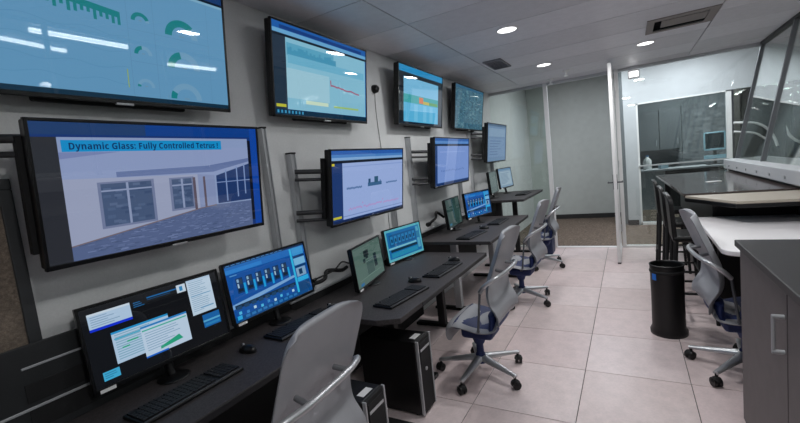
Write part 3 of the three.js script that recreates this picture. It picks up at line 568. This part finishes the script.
// ---------------------------------------------------------------- computers on the floor
function tower(label, x, z, hh) {   // front faces +x
  const t = thing('computer_tower', label, 'computer', [x, 0, z], 0, 'black computer towers under the desks');
  const w = .085, d = .42;
  part('case', [rbox(-d, -.012, .014, hh, -w, w, .006)], M.black, t);
  part('front_panel', [rbox(-.014, .006, .014, hh, -w + .006, w - .006, .004), rbox(.004, .012, hh - .16, hh - .02, -w + .02, w - .02, .003)], M.blackMatte, t);
  part('side_trim', [rbox(-.008, .012, .014, hh + .004, -w - .001, -w + .009, .003)], M.steel, t);
  part('side_trim', [rbox(-.008, .012, .014, hh + .004, w - .009, w + .001, .003)], M.steel, t);
  part('drive_slot', [box(.011, .0135, hh - .07, hh - .055, -.06, .06)], M.steel, t);
  part('label_sticker', [box(-.07, -.03, hh, hh + .0012, -.04, .04)], M.white, t);
  part('power_button', [bar([.004, hh - .2, 0], [.012, hh - .2, 0], .012)], M.alu, t);
  for (const [a, b] of [[-.38, -.06], [-.38, .06], [-.05, -.06], [-.05, .06]]) part('rubber_foot', [cyl(a, 0, .016, b, .014)], M.black, t);
  return t;
}
tower('black computer tower beside the foreground chair', -1.11, -1.5, .47);
tower('black computer tower in front of the second chair', -1.155, -2.13, .48);
{
  const t = thing('power_strip', 'flat black box on the floor between the two towers', 'power strip', [-1.25, 0, -1.84]);
  part('case', [rbox(-.2, .12, 0, .045, -.09, .09, .01)], M.blackMatte, t);
  part('socket_row', [rbox(-.16, .08, .044, .05, -.03, .03, .004)], M.black, t);
}
{
  const t = thing('waste_bin', 'dark blue bin at the foot of the glass partition post', 'bin', [-1.115, 0, -6.45]);
  part('body', [rbox(-.07, .07, 0, .52, -.13, .13, .02)], std(0x1d2a4c, .55), t); part('rim', [rbox(-.078, .078, .5, .53, -.138, .138, .012)], std(0x18213c, .5), t);
}

// ---------------------------------------------------------------- right hand side
{
  const t = thing('trash_can', 'tall black trash can with a blue sticker beside the dark counter', 'trash can', [.225, 0, -3.71]);
  const g = lathe([[0, .012], [.128, .012], [.138, .0], [.14, .03], [.124, .06], [.122, .3], [.125, .55], [.13, .562], [.124, .566], [.116, .55], [.112, .1], [0, .1]], 40); part('body', g, M.black, t);
  part('rim', lathe([[.118, .5], [.128, .5], [.131, .512], [.128, .522], [.118, .522]], 40), M.blackMatte, t);
  t.scale.set(.92, 1, .92); const s = new THREE.CylinderGeometry(.1275, .1275, .05, 8, 1, true, -1.05, .34); s.translate(0, .475, 0); part('sticker', s, new THREE.MeshStandardMaterial({ color: 0x1a6fd0, roughness: .5, side: THREE.DoubleSide }), t);
}
{
  const t = thing('storage_cabinet', 'grey taupe storage cabinet with dark worktop at the right edge', 'cabinet', [0, 0, 0]);
  const x0 = .45, x1 = 1.085, z0 = -2.47, z1 = .6, top = .97;
  part('carcass', [box(x0 + .02, x1, .08, top, z0, z1), box(x0 + .07, x1, 0, .08, z0 + .02, z1)], M.cabinet, t);
  const zs = [z0, -1.795, -1.12, -.45, .6];
  for (let i = 0; i + 1 < zs.length; i++) {
    const d = part('door', [rbox(x0, x0 + .019, .09, top - .006, zs[i] + .003, zs[i + 1] - .003, .003)], M.cabinet, t);
    const hz = zs[i + 1] - .03;
    part('handle', [bar([x0 - .03, .73, hz], [x0 - .03, .87, hz], .006), bar([x0 - .034, .865, hz], [x0 + .002, .865, hz], .008), bar([x0 - .034, .735, hz], [x0 + .002, .735, hz], .008)], M.steel, d);
  }
  part('worktop', slab([[x0 - .014, z0 - .03], [x1, z0 - .03], [x1, z1], [x0 - .014, z1]], top, top + .032, .004), M.counterDark, t);
}
{
  const t = thing('work_table', 'white topped table behind the grey cabinet', 'table', [0, 0, 0]);
  const x0 = .445, x1 = 1.09, za = -2.83, zb = -4.08, r = .09; const poly = [];
  for (let k = 0; k <= 8; k++) { const a = Math.PI + k * Math.PI / 16; poly.push([x0 + r + r * Math.cos(a), za - r - r * Math.sin(a)]); }
  poly.push([x1, za], [x1, zb], [x0 + .02, zb]);
  part('tabletop', slab(poly, .835, .865, .006), M.tableWhite, t);
  part('modesty_panel', [box(.6, 1.05, .12, .834, zb + .02, zb + .038)], M.black, t);
  part('apron', [box(.64, 1.05, .74, .834, za - .06, za - .04)], M.black, t);
  for (const z of [za - .12, zb + .12]) { part('leg', [rbox(.93, 1.0, .02, .834, z - .035, z + .035, .006)], M.black, t); part('foot', [rbox(.62, 1.08, 0, .03, z - .035, z + .035, .008)], M.black, t); }
  const p = thing('drawer_pedestal', 'black drawer pedestal with silver pull beneath the white table', 'pedestal', [.07, 0, .02]);
  part('body', [rbox(.535, .92, .48, .83, -3.04, -2.85, .006)], M.black, p);
  for (const [y0, y1] of [[.49, .565], [.575, .82]]) { const d = part('drawer', [rbox(.518, .536, y0, y1, -3.035, -2.855, .004)], M.blackMatte, p); part('pull', [bar([.49, y0 + .02, -2.95], [.49, y1 - .04, -2.95], .006), bar([.487, y0 + .025, -2.95], [.52, y0 + .025, -2.95], .006), bar([.487, y1 - .045, -2.95], [.52, y1 - .045, -2.95], .006)], M.steel, d); }
}
{
  const t = thing('bar_counter', 'dark glossy high counter in front of the slanted glass', 'counter', [0, 0, 0]);
  part('counter_top', slab([[.335, -6.76], [1.13, -6.76], [1.13, -4.2], [.4, -4.2]], 1.02, 1.05, .005), M.granite, t);
  part('panel', [box(.6, 1.13, .06, 1.02, -6.7, -4.25)], M.black, t);
  part('plinth', [box(.64, 1.13, 0, .06, -6.7, -4.25)], M.blackMatte, t);
  part('end_leg', [rbox(.42, .48, 0, 1.02, -6.7, -6.62, .008)], M.black, t);
  const b = thing('wall_shelf', 'beige shelf with dark diagonal edge between counter and white table', 'shelf', [0, 0, 0]);
  const poly = [[.41, -4.19], [1.135, -4.19], [1.135, -3.68], [.66, -3.68]];
  part('shelf_board', slab(poly, 1.015, 1.035, .003), M.beige, b);
  part('edge_band', slab(poly.map(([x, z]) => [x + (x < 1 ? -.006 : 0), z]), .985, 1.014, .004), M.black, b);
}
function stool(label, x, z, turn) {   // sitter faces +z locally
  const t = thing('bar_stool', label, 'stool', [x, 0, z], turn, 'black bar stools along the counter');
  part('seat', [rbox(-.18, .18, .68, .73, -.17, .09, .02, 3)], M.black, t);
  const s = new THREE.Shape(); s.moveTo(-.17, .7); s.lineTo(-.17, .98); s.quadraticCurveTo(-.17, 1.07, -.08, 1.07); s.lineTo(.08, 1.07); s.quadraticCurveTo(.17, 1.07, .17, .98); s.lineTo(.17, .7);
  const g = new THREE.ExtrudeGeometry(s, { depth: .022, bevelEnabled: true, bevelSize: .006, bevelThickness: .006, bevelSegments: 2, curveSegments: 8 });
  const p = g.attributes.position; for (let i = 0; i < p.count; i++) p.setZ(i, p.getZ(i) - .19 + .9 * p.getX(i) ** 2 - .06 * (p.getY(i) - .7)); g.computeVertexNormals(); part('backrest', g, M.black, t);
  for (const [a, b] of [[-1, -1], [1, -1], [-1, 1], [1, 1]]) part('leg', [bar([a * .19, 0, -.035 + b * .15], [a * .16, .69, -.035 + b * .11], .014, .018)], M.blackMatte, t);
  part('footrest', [bar([-.18, .25, .1], [.18, .25, .1], .011), bar([-.18, .25, -.17], [.18, .25, -.17], .011), bar([-.18, .25, -.17], [-.18, .25, .1], .011), bar([.18, .25, -.17], [.18, .25, .1], .011)], M.black, t);
  return t;
}
const st = stool('black bar stool nearest the trash can', .46, -4.13, Math.PI / 2);
dup(st, [.45, 0, -4.8], Math.PI / 2, 'middle one of the three black bar stools');
dup(st, [.44, 0, -5.65], Math.PI / 2, 'black bar stool nearest the open glass door');
{
  const t = thing('tumbler', 'small clear glass standing on the dark counter', 'glass', [.95, 1.05, -6.0]);
  part('cup', lathe([[0, .002], [.03, .002], [.036, .11], [.033, .11], [.028, .01], [0, .01]], 20), M.glass, t);
  const p = thing('paper_note', 'small white paper lying on the dark counter', 'paper', [.75, 1.05, -5.2], .3); part('sheet', [box(-.06, .06, 0, .004, -.03, .03)], M.white, p);
}

// ---------------------------------------------------------------- ceiling fittings
{
  const t = thing('ceiling_grille', 'small dark square ceiling grille above the far screens', 'vent', [-1.26, CY, -4.83]);
  const gm = std(0x85858a, .7), dm = std(0x8b8582, .6);
  part('frame', [box(-.1, .1, -.014, 0, -.24, -.22), box(-.1, .1, -.014, 0, .22, .24), box(-.1, -.085, -.014, 0, -.22, .22), box(.085, .1, -.014, 0, -.22, .22)], gm, t);
  for (let i = 0; i < 11; i++) { const g = box(-.085, .085, -.002, .002, -.014, .014); g.rotateX(.35); g.translate(0, -.008, -.2 + i * .04); part('slat', g, gm, t); }
  const d = thing('slot_diffuser', 'long ceiling slot diffuser near the glass wall', 'vent', [.475, CY, -4.75]);
  part('frame', [box(-.27, .27, -.008, 0, -.26, -.2), box(-.27, .27, -.008, 0, .19, .26), box(-.27, -.21, -.008, 0, -.2, .19), box(.2, .27, -.008, 0, -.2, .19)], dm, d);
  part('blade', [box(-.15, .22, .0, .012, -.12, .12)], dm, d);
  part('blade', [box(-.22, .22, .0, .012, .145, .19)], dm, d);
}
function sprinkler(label, x, z, y = CY) { const t = thing('sprinkler', label, 'sprinkler', [x, y, z], 0, 'sprinkler heads by the partition'); part('rosette', [cyl(0, -.012, 0, 0, .045, .05)], M.white, t); part('head', [cyl(0, -.07, -.012, 0, .012, .018), cyl(0, -.078, -.07, 0, .03)], M.white, t); }
sprinkler('white sprinkler head beside the partition post', -.95, -6.55);
sprinkler('white sprinkler head nearer the middle of the doorway', -.68, -6.1);
{
  const t = thing('emergency_light', 'small white emergency light at the head of the partition', 'light', [.12, 2.43, PZ + .03]);
  part('housing', [rbox(-.07, .07, 0, .12, .0, .05, .01)], M.white, t);
  part('lamp', [rbox(-.055, .055, .02, .09, .05, .056, .003)], M.lamp, t);
}

// ---------------------------------------------------------------- the dim room behind the corridor window
{
  const g = structure('wall_lab', 'dark walls of the room behind the interior window', 'wall');
  part('wall', [box(-.1, 4, 0, 3, -12.1, -12), box(3.9, 4, 0, 3, -12, -8.86), box(-.1, 0, 0, 3, -12, -8.86)], std(0x7c8286, .8), g);
  const bt = canvasTex(256, 256, (x, w, h) => { R(x, '#7d858a', 0, 0, w, h); for (let j = 0; j < 16; j++) for (let i = -1; i < 8; i++) { const v = 100 + 45 * rnd(); R(x, `rgb(${v},${v + 4},${v + 8})`, i * 34 + (j % 2) * 17, j * 16, 31, 13); } }); bt.wrapS = bt.wrapT = THREE.RepeatWrapping; bt.repeat.set(.9, .9);
  part('brick_wall', [box(1.15, 2.4, 0, 2.3, -12, -11.94)], std(0xffffff, .85, 0, { map: bt }), g);
  const c = thing('tall_cupboard', 'dark grey tall cupboards behind the corridor window', 'cupboard', [.25, 0, -11.65]);
  for (let i = 0; i < 2; i++) { part('body', [box(i * .42, i * .42 + .415, 1.3, 2.25, -.3, .02)], std(0x575c60, .6), c); const d = part('door', [rbox(i * .42 + .005, i * .42 + .41, 1.31, 2.24, .02, .04, .004)], std(0x5f6468, .5), c); part('handle', [bar([i * .42 + .36, 1.4, .06], [i * .42 + .36, 1.55, .06], .008)], M.steel, d); }
  part('back_panel', [box(0, .84, 0, 1.3, -.3, -.25)], std(0x6b7074, .7), c);
  const k = thing('lab_counter', 'pale counter with dark front in the room behind the window', 'counter', [.2, 0, -11.2]);
  part('worktop', [rbox(0, 1.9, .86, .9, -.1, .5, .006)], M.ledge, k); part('front', [box(.03, .5, 0, .86, -.05, .45)], std(0x9a9d9e, .6), k); part('front', [box(.5, 1.87, 0, .86, -.05, .45)], std(0x1d1e20, .6), k);
  const m = thing('display_stand', 'pale blue framed display in the room behind the window', 'display', [1.62, .9, -10.95]);
  const fm = std(0xa3cfe0, .4);
  part('frame', [rbox(-.19, .19, .66, .69, -.03, .0, .006), rbox(-.19, -.16, .3, .69, -.03, 0, .006), rbox(.16, .19, .3, .69, -.03, 0, .006), rbox(-.19, .19, .3, .34, -.03, 0, .006), rbox(-.19, .19, .12, .2, -.03, 0, .006)], fm, m);
  part('screen', [box(-.17, .17, .33, .67, -.02, -.005)], std(0x24343b, .3), m); part('foot', [rbox(-.15, .15, 0, .02, -.1, .1, .008), rbox(-.03, .03, .0, .13, -.03, 0, .005), rbox(-.03, .03, .19, .31, -.03, -.005, .005)], M.black, m);
  const j = thing('plastic_jug', 'white plastic jug on the counter behind the corridor window', 'jug', [.38, .9, -10.95]);
  part('body', lathe([[0, 0], [.08, 0], [.085, .03], [.085, .2], [.05, .25], [.03, .27], [.03, .3], [0, .3]], 20), M.white, j); part('cap', [cyl(0, .3, .33, 0, .034)], std(0x4b7fae, .5), j);
  const q = thing('small_box', 'pale blue box beside the jug behind the window', 'box', [.68, .9, -10.9], .4); part('carton', [rbox(-.08, .08, 0, .1, -.06, .06, .004)], std(0x8fa9b4, .6), q); part('lid', [rbox(-.083, .083, .1, .115, -.063, .063, .004)], M.white, q);
  const l = thing('ceiling_panel_light', 'small ceiling light panel in the room behind the window', 'light', [1.2, 3.0, -10.6]);
  part('frame', [box(-.32, .32, -.02, 0, -.12, .12)], M.white, l); part('diffuser', [box(-.29, .29, -.026, -.019, -.1, .1)], M.lamp, l); rectLight(1.2, 2.965, -10.6, .58, .2, LAB * 3);
}
// ---------------------------------------------------------------- behind the slanted glass
{
  const t = thing('curved_rail', 'white curved double handrail seen through the first slanted pane', 'rail', [0, 0, 0]);
  part('upper_tube', tube([[1.5, 1.68, -8.45], [1.76, 1.64, -8.45], [1.86, 1.58, -8.45], [1.94, 1.49, -8.45], [2.0, 1.36, -8.45], [2.03, 1.24, -8.45]], .02, 40, 8), M.white, t);
  part('lower_tube', tube([[1.5, 1.54, -8.45], [1.76, 1.48, -8.45], [1.84, 1.42, -8.45], [1.94, 1.33, -8.45]], .016, 32, 8), M.white, t);
  part('post', [cyl(2.03, 0, 1.25, -8.45, .02), cyl(1.94, 0, 1.34, -8.45, .014), bar([1.94, .7, -8.45], [2.03, .7, -8.45], .01)], std(0x333436, .5), t);
  const u = thing('curved_rail', 'white curved single handrail seen through the second slanted pane', 'rail', [0, 0, 0]);
  part('upper_tube', tube([[2.12, 1.54, -8.45], [2.16, 1.41, -8.45], [2.24, 1.31, -8.45], [2.4, 1.22, -8.45], [2.8, 1.12, -8.45]], .02, 40, 8), M.white, u);
  part('post', [cyl(2.12, 0, 1.54, -8.45, .02), cyl(2.8, 0, 1.12, -8.45, .02), bar([2.12, .7, -8.45], [2.8, .7, -8.45], .012)], std(0x333436, .5), u);
  const c = thing('equipment_cabinet', 'tall black equipment cabinet beyond the dark glazed opening', 'cabinet', [2.3, 0, -9.6]);
  part('body', [rbox(-.55, 1.4, 0, 2.3, -.35, .25, .01)], M.blackMatte, c); for (let i = 0; i < 3; i++) part('door', [rbox(-.53 + i * .64, .09 + i * .64, .05, 2.25, .25, .27, .005)], M.black, c);
}
renderer.render(scene, camera);
